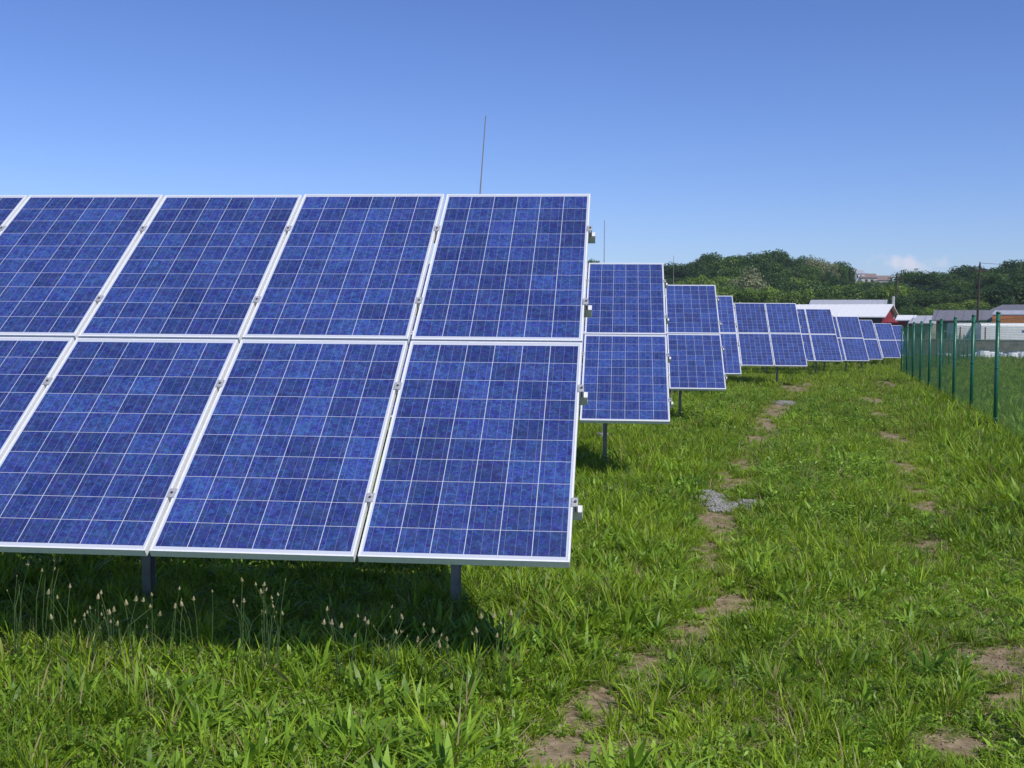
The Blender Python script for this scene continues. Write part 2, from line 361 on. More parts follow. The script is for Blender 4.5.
mb = MB()  # C-section post, .06 wide, .10 deep
mb.box((-.025,-.04,0),(-.021,.04,1)); mb.box((-.021,-.04,0),(.025,-.036,1)); mb.box((-.021,.036,0),(.025,.04,1))
ME_post = mb.mesh('post', M_galv)
mb = MB(); mb.box((-.028,.22,-.180),(.028,3.12,-.099)); ME_gird = mb.mesh('girder', M_galv)
railm = {}
for k, (rx, ry, rz, nc) in enumerate(ROWS):
    zb = gz(rx-1, ry+1.3)
    root = empty('solar_array', (rx, ry, zb))
    extra = ['', ' beside the nearest array', '', ' showing only a narrow strip', ' showing two panel columns', '', '', '', '', ' partly behind fence posts'][k]
    tag(root, (ORD[k] + ' row of blue solar panels' + extra + (' counted from the camera' if k not in (0,9) else '')), 'solar array', 'rows of tilted blue solar panels in the field')
    S = T((0,0,H0+rz-zb)) @ (Matrix.Rotation(R({1:34.86,2:35.7}[k]),4,'X') if k in (1,2) else PT)
    for c in range(nc):
        for lv in range(2):
            x = -(c+1)*W_ - c*G_ + rnd.uniform(-.001,.001); s = lv*(L_+S_) + rnd.uniform(-.0015,.0015)
            M = S @ T((x, s, rnd.uniform(-.001,.001))) @ Matrix.Rotation(rnd.uniform(-.001,.001), 4, 'X') @ Matrix.Rotation(rnd.uniform(-.0008,.0008), 4, 'Y')
            pn = inst('solar_panel', ME_frame, root, M)
            inst('cell_sheet', ME_cells, pn, Matrix.Identity(4))
            if k == 0: inst('junction_box', ME_jb, pn, Matrix.Identity(4))
    ln_ = nc*W_+(nc-1)*G_
    if nc not in railm: railm[nc] = rail_mesh(ln_)
    for s in RAILS:
        inst('rail', railm[nc], root, S @ T((0,s,0)))
        inst('clamp', ME_end, root, S @ T((0,s,0)))
        for c in range(1, nc): inst('clamp', ME_mid, root, S @ T((-c*(W_+G_)+G_/2, s, 0)))
    x = -.73
    while x > -ln_:
        inst('girder', ME_gird, root, S @ T((x,0,0)))
        hp = H0 + rz - zb + 1.65*math.sin(TILT) - .235
        inst('post', ME_post, root, T((x,1.32+.08,-.3)) @ Matrix.Diagonal((1,1,hp+.3,1)))
        x -= 1.88

# lightning rods behind the rows
for i, (x, y, h, lean, lab) in enumerate([(-1.04,4.3,3.46,.115,'tall thin dark lightning rod rising above the nearest solar row'),
        (-.04,12.0,3.34,-.006,'thin lightning rod standing above the second solar row'),
        (1.33,19.3,3.29,0,'small thin lightning rod in front of the distant wood above the third row')]):
    b = gz(x, y); r = empty('lightning_rod', (x, y, b)); tag(r, lab, 'lightning rod', 'lightning rods behind the solar rows')
    mb = MB(); mb.tube([(-lean,0,0),(lean*.2,0,h*.6),(lean,0,h)], [.011,.008,.0045], 6); mb.build('rod', M_rod, r)
    mb = MB(); mb.tube([(-lean,0,-.1),(-lean,0,.12)], .09, 10); mb.build('base_block', plain('concrete', (.35,.34,.32)), r)

# ------------------------------------------------------------------ fence
M_green = plain('green_powder_coat', (0.010, 0.125, 0.065), 0.35, 0, 0.12, 12)
M_wire = plain('green_wire', (0.05, 0.17, 0.10), 0.5, 0, 0.1)
FP = []
p0 = Vector((6.54,14.55)); d1 = Vector((.182,.983))*3.5; d2 = Vector((.352,.936))*3.5
for k in range(-3, 9): FP.append(p0+d1*k)
e = FP[-1]
for k in range(1, 13): FP.append(e+d2*k)
fence = empty('chain_link_fence', (p0.x, p0.y, gz(*p0)))
tag(fence, 'long green chain link fence with tubular posts along the right side of the field', 'fence')
base = Vector(fence.location)
for q in FP:
    z = gz(q.x, q.y); mb = MB()
    mb.tube([(0,0,-.3),(0,0,2.02)], .034, 12); mb.tube([(0,0,2.02),(0,0,2.045),(0,0,2.055)], [.038,.036,.012], 12)
    for hh in (.25,1.1,1.9): mb.tube([(0,0,hh-.012),(0,0,hh+.012)], .037, 12)
    mb.build('post', M_green, fence, True, Vector((q.x, q.y, z))-base)
# wire: diagonals woven between bottom and top, in real wire
seglen = [(FP[i+1]-FP[i]).length for i in range(len(FP)-1)]; cum = [0]
for s in seglen: cum.append(cum[-1]+s)
def fpos(s, h, side=0.0):
    s = min(max(s, 0), cum[-1]-1e-4); i = 0
    while cum[i+1] < s: i += 1
    t = (s-cum[i])/seglen[i]; q = FP[i].lerp(FP[i+1], t); dd = (FP[i+1]-FP[i]).normalized()
    return Vector((q.x+dd.y*(.04+side), q.y-dd.x*(.04+side), gz(q.x, q.y)+h))-base
mb = MB(); s = 0.0; HW = 1.9
while s < cum[-1]:
    for dr in (1, -1):
        a, b = (s, s+HW) if dr > 0 else (s+HW, s)
        pts = [fpos(a+(b-a)*t, .04+HW*t, .003*dr) for t in (0, .5, 1)]
        mb.tube(pts, .0014, 3, cap=False)
    s += .075 if s < 45 else .15
for hh in (.06, 1.0, 1.92):
    mb.tube([fpos(q, hh, .006) for q in cum], .0016, 4, cap=False)
mb.build('wire_mesh', M_wire, fence)

# ------------------------------------------------------------------ background buildings and yard
def lp(v): return Vector(v)
M_whiteroof = plain('white_sheet_roof', (.80,.80,.79), .4, 0, .04, 3)
M_greyroof = plain('grey_sheet_roof', (.42,.43,.46), .5, 0, .08, 2)
M_dkroof = plain('dark_tile_roof', (.17,.17,.19), .7, 0, .15, 3)
M_red = plain('dark_red_wall', (.26,.025,.03), .6, 0, .15, 1)
M_pink = plain('pale_pink_panel', (.62,.45,.42), .6)
M_brown = plain('brown_wall', (.15,.11,.10), .8, 0, .3, 1)
M_cream = plain('cream_wall', (.55,.50,.42), .7, 0, .1, 2)
M_orange = plain('orange_panel', (.75,.24,.08), .6, 0, .1, 2)
M_blue = plain('blue_sheet', (.03,.10,.26), .5)
M_white = plain('white_paint', (.88,.88,.87), .4, 0, .04, 2)
M_dark = plain('dark_opening_and_eave_shade', (.03,.03,.035), .5)
M_tile = plain('terracotta_roof', (.24,.18,.155), .8, 0, .2, 2)
M_conc = plain('pale_concrete', (.42,.42,.40), .8, 0, .15, 3)
M_tyre = plain('tyre_rubber', (.02,.02,.02), .8)
def gable(name, label, cat, a, b, depth, eave, ridge, mw, mr_, mg=None, over=.4, group=None, openings=(), extra=None):
    """a,b: ground points of the front wall (left,right); the ridge runs along the front"""
    a = Vector((a[0],a[1],0)); b = Vector((b[0],b[1],0)); ux = (b-a); ln = ux.length; ang = math.atan2(ux.y, ux.x)
    g = gz((a.x+b.x)/2, (a.y+b.y)/2)
    r = empty(name, (a.x, a.y, g), ang); tag(r, label, cat, group)
    mb = MB(); z0 = -.5; e = eave-g; rr = ridge-g; dp = depth; h = dp/2
    mb.quad((0,0,z0),(ln,0,z0),(ln,0,e),(0,0,e)); mb.quad((ln,dp,z0),(0,dp,z0),(0,dp,e),(ln,dp,e)); mb.build('wall', mw, r)
    for x, o in ((0,-1),(ln,1)):
        mb = MB(); mb.poly([(x,0,z0),(x,dp,z0),(x,dp,e),(x,h,rr),(x,0,e)][::o]); mb.build('gable_wall', mg or mw, r)
    for sg in (0,1):
        mb = MB(); t = .12; y0 = -over if sg == 0 else dp+over; ze = e-(rr-e)/h*over
        P = [(-over,y0,ze),(ln+over,y0,ze),(ln+over,h,rr),(-over,h,rr)]; Q = [(x,y,z+t) for x,y,z in P]
        mb.poly(Q if sg == 0 else Q[::-1]); mb.poly(P[::-1] if sg == 0 else P)
        for i in range(4): mb.quad(P[i],P[(i+1)%4],Q[(i+1)%4],Q[i])
        # standing seams
        n = int(ln/0.9)
        for i in range(1, n):
            xx = ln*i/n; dx = .03
            mb.quad((xx-dx,y0,ze+t+.05),(xx+dx,y0,ze+t+.05),(xx+dx,h,rr+t+.05),(xx-dx,h,rr+t+.05))
        mb.build('roof', mr_, r)
    for kind, x0, x1, zz0, zz1, mm in openings:
        mb = MB(); mb.box((x0,-.06,zz0),(x1,-.003,zz1)); w_ = mb.build(kind, mm, r)
        if kind == 'window':
            mb = MB()
            for q in ((x0-.06,x1+.06,zz1,zz1+.06),(x0-.06,x1+.06,zz0-.06,zz0)): mb.box((q[0],-.09,q[2]),(q[1],-.002,q[3]))
            mb.build('frame', M_white, w_)
    return r
def gp2(px, d): v = at(px, 332, d); return (v.x, v.y)
gable('shed', 'long shed with a bright white sheet roof beyond the last solar rows', 'shed', gp2(776,150.5), gp2(881.5,144), 10, 3.75, 5.3, M_dark, M_whiteroof, M_red, .5,  # front wall near black: shadow under the eave is put into its colour
      openings=[('window', 7.5, 9.5, 1.6, 2.8, M_blue), ('window', 11, 12.6, 1.6, 2.8, M_blue), ('door', 3, 6, .4, 3.0, M_white)])
bx = gable('hall', 'grey flat looking roof of a hall showing just above the white shed roof', 'hall', gp2(810,186), gp2(884,182), 7, 6.0, 6.95, M_conc, M_greyroof, None, .3)
v = at(892.5, 332, 151.5); r = empty('concrete_post', (v.x, v.y, gz(v.x,v.y))); tag(r, 'pale grey concrete post standing at the right end of the white roofed shed', 'post')
mb = MB(); mb.tube([(0,0,-.3),(0,0,7.0)], [.26,.2], 10); mb.build('shaft', M_conc, r); mb = MB(); mb.box((-.3,-.3,-.1),(.3,.3,.35)); mb.build('foot', M_conc, r)
# pink panel on the gable side
v = gp2(883.3,148.5)
gable('annex', 'low dark red annex building right of the white roofed shed', 'outbuilding', gp2(884,143), gp2(913,141), 5, 2.9, 3.35, M_red, M_red, M_pink, .1)
gable('barn', 'low cream barn with a white roof behind the far end of the fence', 'barn', gp2(912,137), gp2(931,135.8), 5, 2.9, 3.7, M_cream, M_greyroof, None, .4,
      openings=[('door', .6, 1.5, .2, 2.1, M_dark)])
gable('store_shed', 'small open shed with a white sagging sheet roof beside the dark red annex', 'shed', gp2(898,139.5), gp2(912,138.5), 1.2, 3.35, 3.75, M_red, M_whiteroof, M_red, .3)
gable('house', 'brown walled house with a dark grey tiled roof behind the green fence posts', 'house', gp2(936,126), gp2(990,123.7), 8, 3.15, 4.2, M_brown, M_dkroof, None, .5,
      openings=[('window', .9, 1.7, 1.2, 2.3, M_dark), ('door', 2.4, 3.2, .1, 2.1, M_dark), ('window', 3.9, 4.7, 1.2, 2.3, M_dark)])
gable('workshop', 'workshop with an orange front panel and pale grey roof edge at the right picture edge', 'workshop', gp2(992,119), gp2(1062,116), 8, 3.62, 4.08, M_orange, M_greyroof, M_brown, .04,
      openings=[('door', .6, 2.4, .1, 2.5, M_dark), ('window', 3.4, 4.6, 1.4, 2.0, M_dark)])
gable('hall', 'blue hall with a grey roof behind the workshop below the right wood', 'hall', gp2(990,166), gp2(1090,156), 10, 4.9, 5.9, M_blue, M_dkroof, None, .4)
# trailers
def trailer(px, d, ln, label, stripe=False, h0=1.5, h1=3.12, rz=.08):
    v = at(px, 332, d); g = gz(v.x, v.y); r = empty('semi_trailer', (v.x, v.y, g), rz); tag(r, label, 'trailer', 'white trailers parked in the yard beyond the fence')
    mb = MB(); n = 8; prof = []
    for i in range(n+1):
        t = math.pi/2*i/n; prof.append((.35-.35*math.cos(t), h1-.35+.35*math.sin(t)))
    P = [(0,h0)]+prof+[(2.4-x,z) for x,z in prof[::-1]]+[(2.4,h0)]
    for i in range(len(P)-1): mb.quad((0,P[i][0],P[i][1]),(ln,P[i][0],P[i][1]),(ln,P[i+1][0],P[i+1][1]),(0,P[i+1][0],P[i+1][1]))
    mb.poly([(0,y,z) for y,z in P][::-1]); mb.poly([(ln,y,z) for y,z in P]); mb.quad((0,0,h0),(0,2.4,h0),(ln,2.4,h0),(ln,0,h0))
    mb.build('cover', M_white, r)
    mb = MB(); mb.box((.1,.3,h0-.3),(ln-.1,2.1,h0-.004)); mb.build('chassis', M_dark, r)
    for x in (ln*.72, ln*.84, ln*.12):
        for y in (.12, 2.0):
            mb = MB(); mb.tube([(x,y,.48),(x,y+.28,.48)], .48, 16); wh = mb.build('wheel', M_tyre, r)
            mb = MB(); mb.tube([(x,y-.02,.48),(x,y+.0,.48)], .22, 10); mb.build('rim', M_conc, wh)
    mb = MB(); mb.box((.35,-.02,h0+.05),(.45,-.002,h1-.4)); mb.build('tail_strap', M_red, r)
    if stripe: mb = MB(); mb.box((ln*.45,-.02,h0+.75),(ln*.9,-.002,h0+.95)); mb.build('stripe', M_blue, r)
trailer(956, 108, 3.6, 'shorter white covered trailer left of the utility pole')
trailer(981, 106, 8.5, 'long white covered trailer with a blue stripe at the right picture edge', True)
# low items in the yard
lw = MB(); v0 = at(902,332,96); v1 = at(1075,332,92); 
r = empty('yard_wall', (v0.x, v0.y, gz(v0.x,v0.y)), math.atan2(v1.y-v0.y, v1.x-v0.x)); tag(r, 'low grey brown block wall bordering the yard beyond the fence', 'wall')
ln2 = (v1-v0).length; lw.box((0,0,-.4),(ln2,.2,1.55)); lw.build('wall', plain('block_wall', (.24,.21,.19), .9, 0, .35, 1.5, .5), r); lw = MB(); lw.box((0,-.04,1.554),(ln2,.24,1.63)); lw.build('coping', M_conc, r)
BAG = []
mb = MB(); nseg = 10
for i in range(5):
    z0, z1 = i/5, (i+1)/5
    f = lambda z: .42+.12*math.sin(math.pi*min(1,z*1.05))
    for k in range(nseg):
        t0, t1 = 2*math.pi*k/nseg, 2*math.pi*(k+1)/nseg
        mb.quad((f(z0)*math.cos(t0),f(z0)*math.sin(t0),z0*.8),(f(z0)*math.cos(t1),f(z0)*math.sin(t1),z0*.8),(f(z1)*math.cos(t1),f(z1)*math.sin(t1),z1*.8),(f(z1)*math.cos(t0),f(z1)*math.sin(t0),z1*.8))
mb.poly([(.40*math.cos(2*math.pi*k/nseg),.40*math.sin(2*math.pi*k/nseg),.8) for k in range(nseg)])
ME_bag = mb.mesh('bulk_bag', M_white, True)
mb = MB()
for a in (0,1,2,3):
    t = a*math.pi/2+.785; mb.tube([(.38*math.cos(t),.38*math.sin(t),.78),(.3*math.cos(t),.3*math.sin(t),.95),(.3*math.cos(t+.5),.3*math.sin(t+.5),.78)], .02, 4)
ME_loop = mb.mesh('lifting_loops', M_blue)
for px, d, s_ in [(976,92,.8),(984,90,1),(990,91,.9),(999,93,.8),(1007,91,.7),(1013,90,.85),(1019,92,.9),(1024,91,.8),(1031,90,.9),(948,96,.6),(941,97,.6),(971,92,.6),(994,90,.6),(1004,92,.7),(1028,92,.8),(963,93,.5)]:
    v = at(px, 332, d-3); b = obj('bulk_bag', ME_bag, None, (v.x, v.y, gz(v.x, v.y)-.02)); b.scale = (s_, s_, s_); b.rotation_euler.z = rnd.uniform(0,3)
    tag(b, 'white bulk bag in the line of pale bags before the yard wall', 'bulk bag', 'white bulk bags before the yard wall'); q = obj('lifting_loops', ME_loop, b)
# utility pole and wires
M_wood = plain('tarred_pole', (.055,.035,.03), .9, 0, .3, 3)
def pole(px, d, h, label, arm=1.2, rad=.12):
    v = at(px, 332, d); g = gz(v.x, v.y); r = empty('utility_pole', (v.x, v.y, g)); tag(r, label, 'utility pole', 'utility poles carrying the overhead wires')
    mb = MB(); mb.tube([(-.15,0,-.5),(0,0,h)], [rad*1.2, rad*.8], 8); mb.build('shaft', M_wood, r)
    mb = MB(); mb.box((-arm/2,-.06,h-.75),(arm/2,.06,h-.62)); ca = mb.build('crossarm', M_wood, r)
    for x in (-arm/2+.1, arm/2-.1, 0):
        mb = MB(); zb_ = h-.62 if x else h
        mb.tube([(x,0,zb_),(x,0,zb_+.1),(x,0,zb_+.16),(x,0,zb_+.22)], [.04,.07,.05,.03], 6); mb.build('insulator', M_dark, r)
    return Vector((v.x, v.y, g+h))
t1 = pole(978, 112, 9.0, 'tall dark wooden utility pole rising before the right wood')
t2 = pole(895.5, 195, 11.9-gz(*gp2(895.5,195)), 'small distant utility pole in the dip between the two woods', 1.6, .16)
def wire(a, b, sag, label):
    mb = MB(); pts = []
    for i in range(17):
        t = i/16; p_ = a.lerp(b, t); p_.z -= sag*4*t*(1-t); pts.append(p_-a)
    mb.tube(pts, .022, 4); o = mb.build('overhead_wire', M_dark, None, False, a); tag(o, label, 'wire', 'overhead wires strung from pole to pole')
wire(t1+Vector((-.5,0,-.5)), t2+Vector((-.6,0,-.5)), 1.6, 'left of the two dark overhead wires between the tall pole and the distant pole')
wire(t1+Vector((.5,0,-.5)), t2+Vector((.6,0,-.5)), 2.2, 'right and lower of the two wires between the tall pole and the distant pole')
t3 = t1 + Vector((45,-14,.6))
wire(t1+Vector((.0,0,.1)), t3, 1.2, 'dark overhead wire leaving the tall pole towards the right picture edge')

# ------------------------------------------------------------------ trees
def crown_mesh(seed, mat, n=1500, leaf=.34, blobs=16, wide=.5, tall=1.0):
    """leaf faces spread in many overlapping lobes; unit tree: height 1, crown from .16 up"""
    g = np.random.default_rng(seed); V = []; T_ = []
    c = []
    for i in range(blobs):
        a = g.uniform(0, 2*np.pi); h = g.uniform(.30, .86); rr = wide*.62*np.sqrt(g.uniform(0,1))*(1-abs(h-.5)*1.1)
        c.append((rr*np.cos(a), rr*np.sin(a), h, g.uniform(.11,.19)))
    c = np.array(c); k = g.integers(0, blobs, n)
    d = g.normal(size=(n,3)); d /= np.linalg.norm(d, axis=1)[:,None]
    rr = c[k,3]*(g.uniform(.35,1.12,n)**.6)
    P = c[k,:3]+d*rr[:,None]*np.array([1.05,1.05,.85])
    nrm = d+g.normal(size=(n,3))*.55; nrm /= np.linalg.norm(nrm, axis=1)[:,None]
    t = np.cross(nrm, g.normal(size=(n,3))); t /= np.linalg.norm(t, axis=1)[:,None]; b = np.cross(nrm, t)
    s = leaf*g.uniform(.6,1.3,n)[:,None]/10.0
    q = np.stack([P-t*s*.9-b*s*.3, P+t*s*.2-b*s, P+t*s*1.0+b*s*.25, P-t*s*.25+b*s], 1).reshape(-1,3)
    f = np.arange(4*n).reshape(n,4)
    tone = np.repeat(g.uniform(0,1,n)*.25+g.uniform(0,1,blobs)[k]*.75, 4)
    return npmesh('crown', q, f, mat, False, tone)
def trunk_mesh(seed):
    g = random.Random(seed); mb = MB()
    mb.tube([(0,0,-.06),(.005,0,.1),(.01,.005,.35),(0,.01,.62)], [.026,.019,.014,.006], 7)
    for i in range(6):
        a = g.uniform(0,6.28); h = g.uniform(.16,.42); l = g.uniform(.16,.3)
        mb.tube([(0,0,h),(l*.5*math.cos(a),l*.5*math.sin(a),h+l*.45),(l*math.cos(a),l*math.sin(a),h+l*.9)], [.010,.006,.002], 5)
    return mb.mesh('trunk', M_bark, True)
CR = {k: [crown_mesh(s*7+i, M_leaf[k], 9000, .135, 24) for i in range(4)] for s, k in enumerate(('dark','mid','light','blossom'))}
TR = [trunk_mesh(i) for i in range(3)]
TL = {'dark': 'dark green', 'mid': 'mid green', 'light': 'pale yellow green', 'blossom': 'pale greyish blossoming'}
def tree(px, d, top_py, kind, where, group, minh=4, maxh=16, width=1.0):
    v = at(px, 332, d); g = gz(v.x, v.y); top = at(px, top_py, d).z; h = min(maxh, max(minh, top-g))
    r = empty('tree', (v.x, v.y, top-h), rnd.uniform(0,6.28)); wd = width*rnd.uniform(.85,1.15)
    tag(r, '%s broadleaf tree %s' % (TL[kind], where), 'tree', group)
    c = obj('crown', rnd.choice(CR[kind]), r); c.scale = (h*wd, h*wd, h)
    t = obj('trunk', rnd.choice(TR), r); t.scale = (h, h, h)
    if top-h > g+.3: t.scale = (h, h, h); r.location.z = g; c.scale = (h*wd, h*wd, top-g); t.scale = (h, h, top-g)
def prof(pts, x):
    xs, ys = zip(*pts); return float(np.interp(x, xs, ys))
MID = [(560,262),(600,268),(640,270),(664,267),(676,262),(690,258),(705,255),(722,253),(740,253),(760,251),(778,250),(792,254),(800,251),(808,254),(816,259),(826,260),(836,258),(842,263),(848,267),(862,271),(890,276)]
RGT = [(893,277),(899,271),(912,269),(925,271),(940,269),(955,268),(962,265),(974,268),(986,266),(998,262),(1008,258),(1018,257),(1030,259),(1060,256),(1100,255)]
w1 = 'on the wooded hill behind the middle solar rows'; g1 = 'trees of the wooded hill behind the middle rows'
x = 600
while x < 842:
    tree(x, rnd.uniform(268,290), prof(MID,x)+rnd.choice([-3,-1.5,0,1,3,5]), rnd.choice(['dark','dark','mid']) if x < 812 else rnd.choice(['blossom','mid']), w1, g1, 7, 14, rnd.choice([.7,.85,1.1])); x += rnd.uniform(6,10)
x = 598
while x < 850:
    tree(x, rnd.uniform(245,262), prof(MID,x)+rnd.uniform(9,16), rnd.choice(['dark','dark','mid']), w1, g1, 6, 12); x += rnd.uniform(9,13)
x = 600
while x < 850:
    tree(x, rnd.uniform(225,240), prof(MID,x)+rnd.uniform(20,28), rnd.choice(['mid','dark','light']), w1, g1, 5, 10, 1.1); x += rnd.uniform(10,14)
w2 = 'in the lighter belt at the foot of the hill'; g2 = 'paler trees at the foot of the hill'
x = 640
while x < 905:
    tree(x, rnd.uniform(196,212), rnd.uniform(281,291), rnd.choice(['light','mid','light']), w2, g2, 4, 8, 1.4); x += rnd.uniform(10,15)
for px, ty in ((841,259.5),(836,262)): tree(px, 300, ty, 'dark', 'standing alone on the skyline right of the wooded hill', 'skyline trees', 8, 14, .8)
tree(592.5, 250, 255.5, 'mid', 'peeping out just right of the nearest array edge', None, 8, 22, .45)
for px, ty in ((684,277),(700,276),(708,279),(743,266)): tree(px, 222, ty, 'light' if px < 740 else 'blossom', 'pale against the dark wood beyond the third row', 'pale trees before the dark wood', 6, 11)
# gentle valley slope with scrub and houses between the woods
w3 = 'on the scrubby slope between the two woods'; g3 = 'trees on the scrubby slope between the two woods'
for j, (d, lo, hi) in enumerate([(420,279,281),(380,281,285),(330,286,291),(280,291,296)]):
    x = 838
    while x < 903:
        tree(x, d+rnd.uniform(-12,12), rnd.uniform(lo,hi)+max(0,x-880)*.25, rnd.choice(['light','light','mid']), w3, g3, 5, 13, 1.3); x += rnd.uniform(6,9)
w4 = 'in the dense wood at the right behind the houses'; g4 = 'trees of the dense wood at the right'
for d, off, kinds, st in [((222,238),0,['dark','dark','mid'],(8,12)),((205,218),10,['dark','mid'],(10,14)),((190,202),21,['dark','mid','dark'],(11,15)),((172,186),32,['mid','light'],(12,17)),((158,168),40,['light','mid'],(13,18))]:
    x = 895+off*.3
    while x < (1085 if d[0] > 176 else 982):
        tree(x, rnd.uniform(*d), prof(RGT,x)+off+rnd.choice([-3,-1,0,2,4]), rnd.choice(kinds), w4, g4, 5, 13, rnd.choice([.85,1.1,1.3])); x += rnd.uniform(*st)*.9
# houses on the far skyline
def far_house(px, py, d, wdt, ht, wall, roof, label):
    v = at(px, 332, d); zt = at(px, py, d).z; g = gz(v.x, v.y)
    hl = Vector((v.x, v.y, 0)); a = (v.x-wdt/2, v.y); b = (v.x+wdt/2, v.y)
    gable('house', label, 'house', a, b, 8, zt-ht*.35, zt, wall, roof, None, .3, 'houses on the far skyline', openings=[('window', wdt*.25, wdt*.4, zt-g-ht*.8, zt-g-ht*.5, M_dark), ('window', wdt*.6, wdt*.75, zt-g-ht*.8, zt-g-ht*.5, M_dark)])
for px, ty in ((846,266.5),(854,271.5),(863,273.5),(872,276.5),(875,276),(886,279.5)): tree(px, 452, ty, rnd.choice(['mid','dark','blossom']), 'among the houses on the far skyline', 'trees among the skyline houses', 5, 12)
far_house(850, 268.5, 440, 5, 5, M_conc, M_tile, 'small grey skyline house just right of the lone tree')
far_house(858, 270, 438, 4, 4, M_white, M_greyroof, 'tall whitish skyline house left of the pink roofed ones')
far_house(868, 273.5, 436, 6, 4.5, M_cream, M_tile, 'cream skyline house with a reddish roof beside the whitish one')
far_house(880, 275.5, 436, 8, 5, M_cream, M_tile, 'widest skyline house with pale walls and a reddish brown roof')

# ------------------------------------------------------------------ grass
src = bpy.data.collections.new('grass_tufts_library')
def blade_arr(g, n, hmin, hmax, wmin, wmax, spread, lean, seg=3, fold=0.0):
    a = g.uniform(0, 2*np.pi, n); r = spread*np.sqrt(g.uniform(0,1,n)); bx, by = r*np.cos(a), r*np.sin(a)
    d = a+g.normal(size=n)*.9; h = g.uniform(hmin, hmax, n); w = g.uniform(wmin, wmax, n); le = lean*g.uniform(.25,1.3,n)
    tw = d+np.pi/2+g.normal(size=n)*.35
    V = []; F = []
    prof_ = [(0,.55),(.35,1.0),(.72,.8),(1,.04)] if seg == 3 else [(0,.7),(.5,1),(1,.05)]
    for j, (t, wf) in enumerate(prof_):
        out = le*h*t**1.7; z = h*(t-.22*le*t**2.4)
        cx = bx+out*np.cos(d); cy = by+out*np.sin(d)
        V.append(np.stack([cx-np.cos(tw)*w*wf/2, cy-np.sin(tw)*w*wf/2, z], -1)); V.append(np.stack([cx+np.cos(tw)*w*wf/2, cy+np.sin(tw)*w*wf/2, z+w*wf*fold], -1))
    V = np.stack(V, 1).reshape(-1,3); m = len(prof_)*2; b = np.arange(n)[:,None]*m
    F = np.concatenate([b+np.array([2*j,2*j+1,2*j+3,2*j+2]) for j in range(len(prof_)-1)], 0)
    tone = np.repeat(g.uniform(0,1,n), m)
    return V, F, tone
def lib(name, arrs, mat):
    V = []; F = []; T_ = []; o_ = 0
    for v, f, t in arrs: V.append(v); F.append(f+o_); T_.append(t); o_ += len(v)
    me = npmesh(name, np.concatenate(V), np.concatenate(F), mat, True, np.concatenate(T_))
    o = bpy.data.objects.new(name, me); src.objects.link(o)
names = []
for i in range(4):   # 0-3 short dense turf
    g = np.random.default_rng(100+i); lib('a%d_turf' % i, [blade_arr(g, 26, .03, .10, .0025, .006, .07, .9), blade_arr(g, 14, .015,.05,.006,.014,.08,1.3)], M_grass)
for i in range(4):   # 4-7 taller tufts
    g = np.random.default_rng(200+i); lib('b%d_tuft' % i, [blade_arr(g, 24, .10, .24, .004, .009, .05, .75)], M_grass)
for i in range(4):   # 8-11 broad-leaved rosettes
    g = np.random.default_rng(300+i); lib('c%d_rosette' % i, [blade_arr(g, 11, .09, .19, .016, .030, .02, .9, 3, .25), blade_arr(g, 8, .05,.10,.014,.024,.03,1.5,3,.2)], M_weed)
for i in range(3):   # 12-14 low clover-like cover
    g = np.random.default_rng(400+i); lib('d%d_cover' % i, [blade_arr(g, 34, .012, .045, .012, .022, .09, 1.7, 2)], M_weed)
for i in range(3):   # 15-17 wide meadow clumps for the distance
    g = np.random.default_rng(500+i); lib('e%d_meadow' % i, [blade_arr(g, 60, .08, .22, .010, .022, .22, .8, 2)], M_far)
for i in range(2):   # 18-19 straw stalks with seed tops
    g = np.random.default_rng(600+i); lib('f%d_straw' % i, [blade_arr(g, 5, .16, .34, .002, .0035, .05, .35)], plain('straw%d' % i, (.33,.27,.15), .8))
for i in range(2):   # 20-21 dead litter lying flat
    g = np.random.default_rng(700+i); lib('g%d_litter' % i, [blade_arr(g, 14, .03, .09, .002, .005, .07, 2.6, 3), blade_arr(g, 10, .01,.03,.006,.012,.08,2.2,2)], plain('litter%d' % i, [(.42,.35,.21),(.28,.22,.13)][i], .9, 0, .3))
def herb_arr(g, n, rad, h):
    a = g.uniform(0,2*np.pi,n); r = rad*np.sqrt(g.uniform(0,1,n)); z = h*g.uniform(.12,1,n)*(1-.5*(r/rad)**2)
    c = np.stack([r*np.cos(a), r*np.sin(a), z], -1); nm = g.normal(size=(n,3))*.5+np.array([0,0,1.]); nm /= np.linalg.norm(nm,axis=1)[:,None]
    t = np.cross(nm, g.normal(size=(n,3))); t /= np.linalg.norm(t,axis=1)[:,None]; b = np.cross(nm,t); l = g.uniform(.007,.016,n)[:,None]; w_ = l*g.uniform(.3,.55,n)[:,None]
    q = np.stack([c-t*l, c-b*w_-t*l*.1, c+t*l, c+b*w_-t*l*.1], 1).reshape(-1,3)
    return q, np.arange(4*n).reshape(n,4), np.repeat(g.uniform(0,1,n),4)
for i in range(3):   # 22-24 small-leaved herbs
    g = np.random.default_rng(800+i); lib('h%d_herb' % i, [herb_arr(g, 90, .07, .10)], M_weed)
def infrustum(x, y, mx, zlo=0.0):
    vx, vy = x-CAM.x, y-CAM.y; dep = vx*cf_.x+vy*cf_.y; lat = vx*cr_.x+vy*cr_.y
    u = lat/np.maximum(dep,.1)
    return (dep > 2.6) & (np.abs(u) < .455+mx/np.maximum(dep,.1)+.10)
pts = []
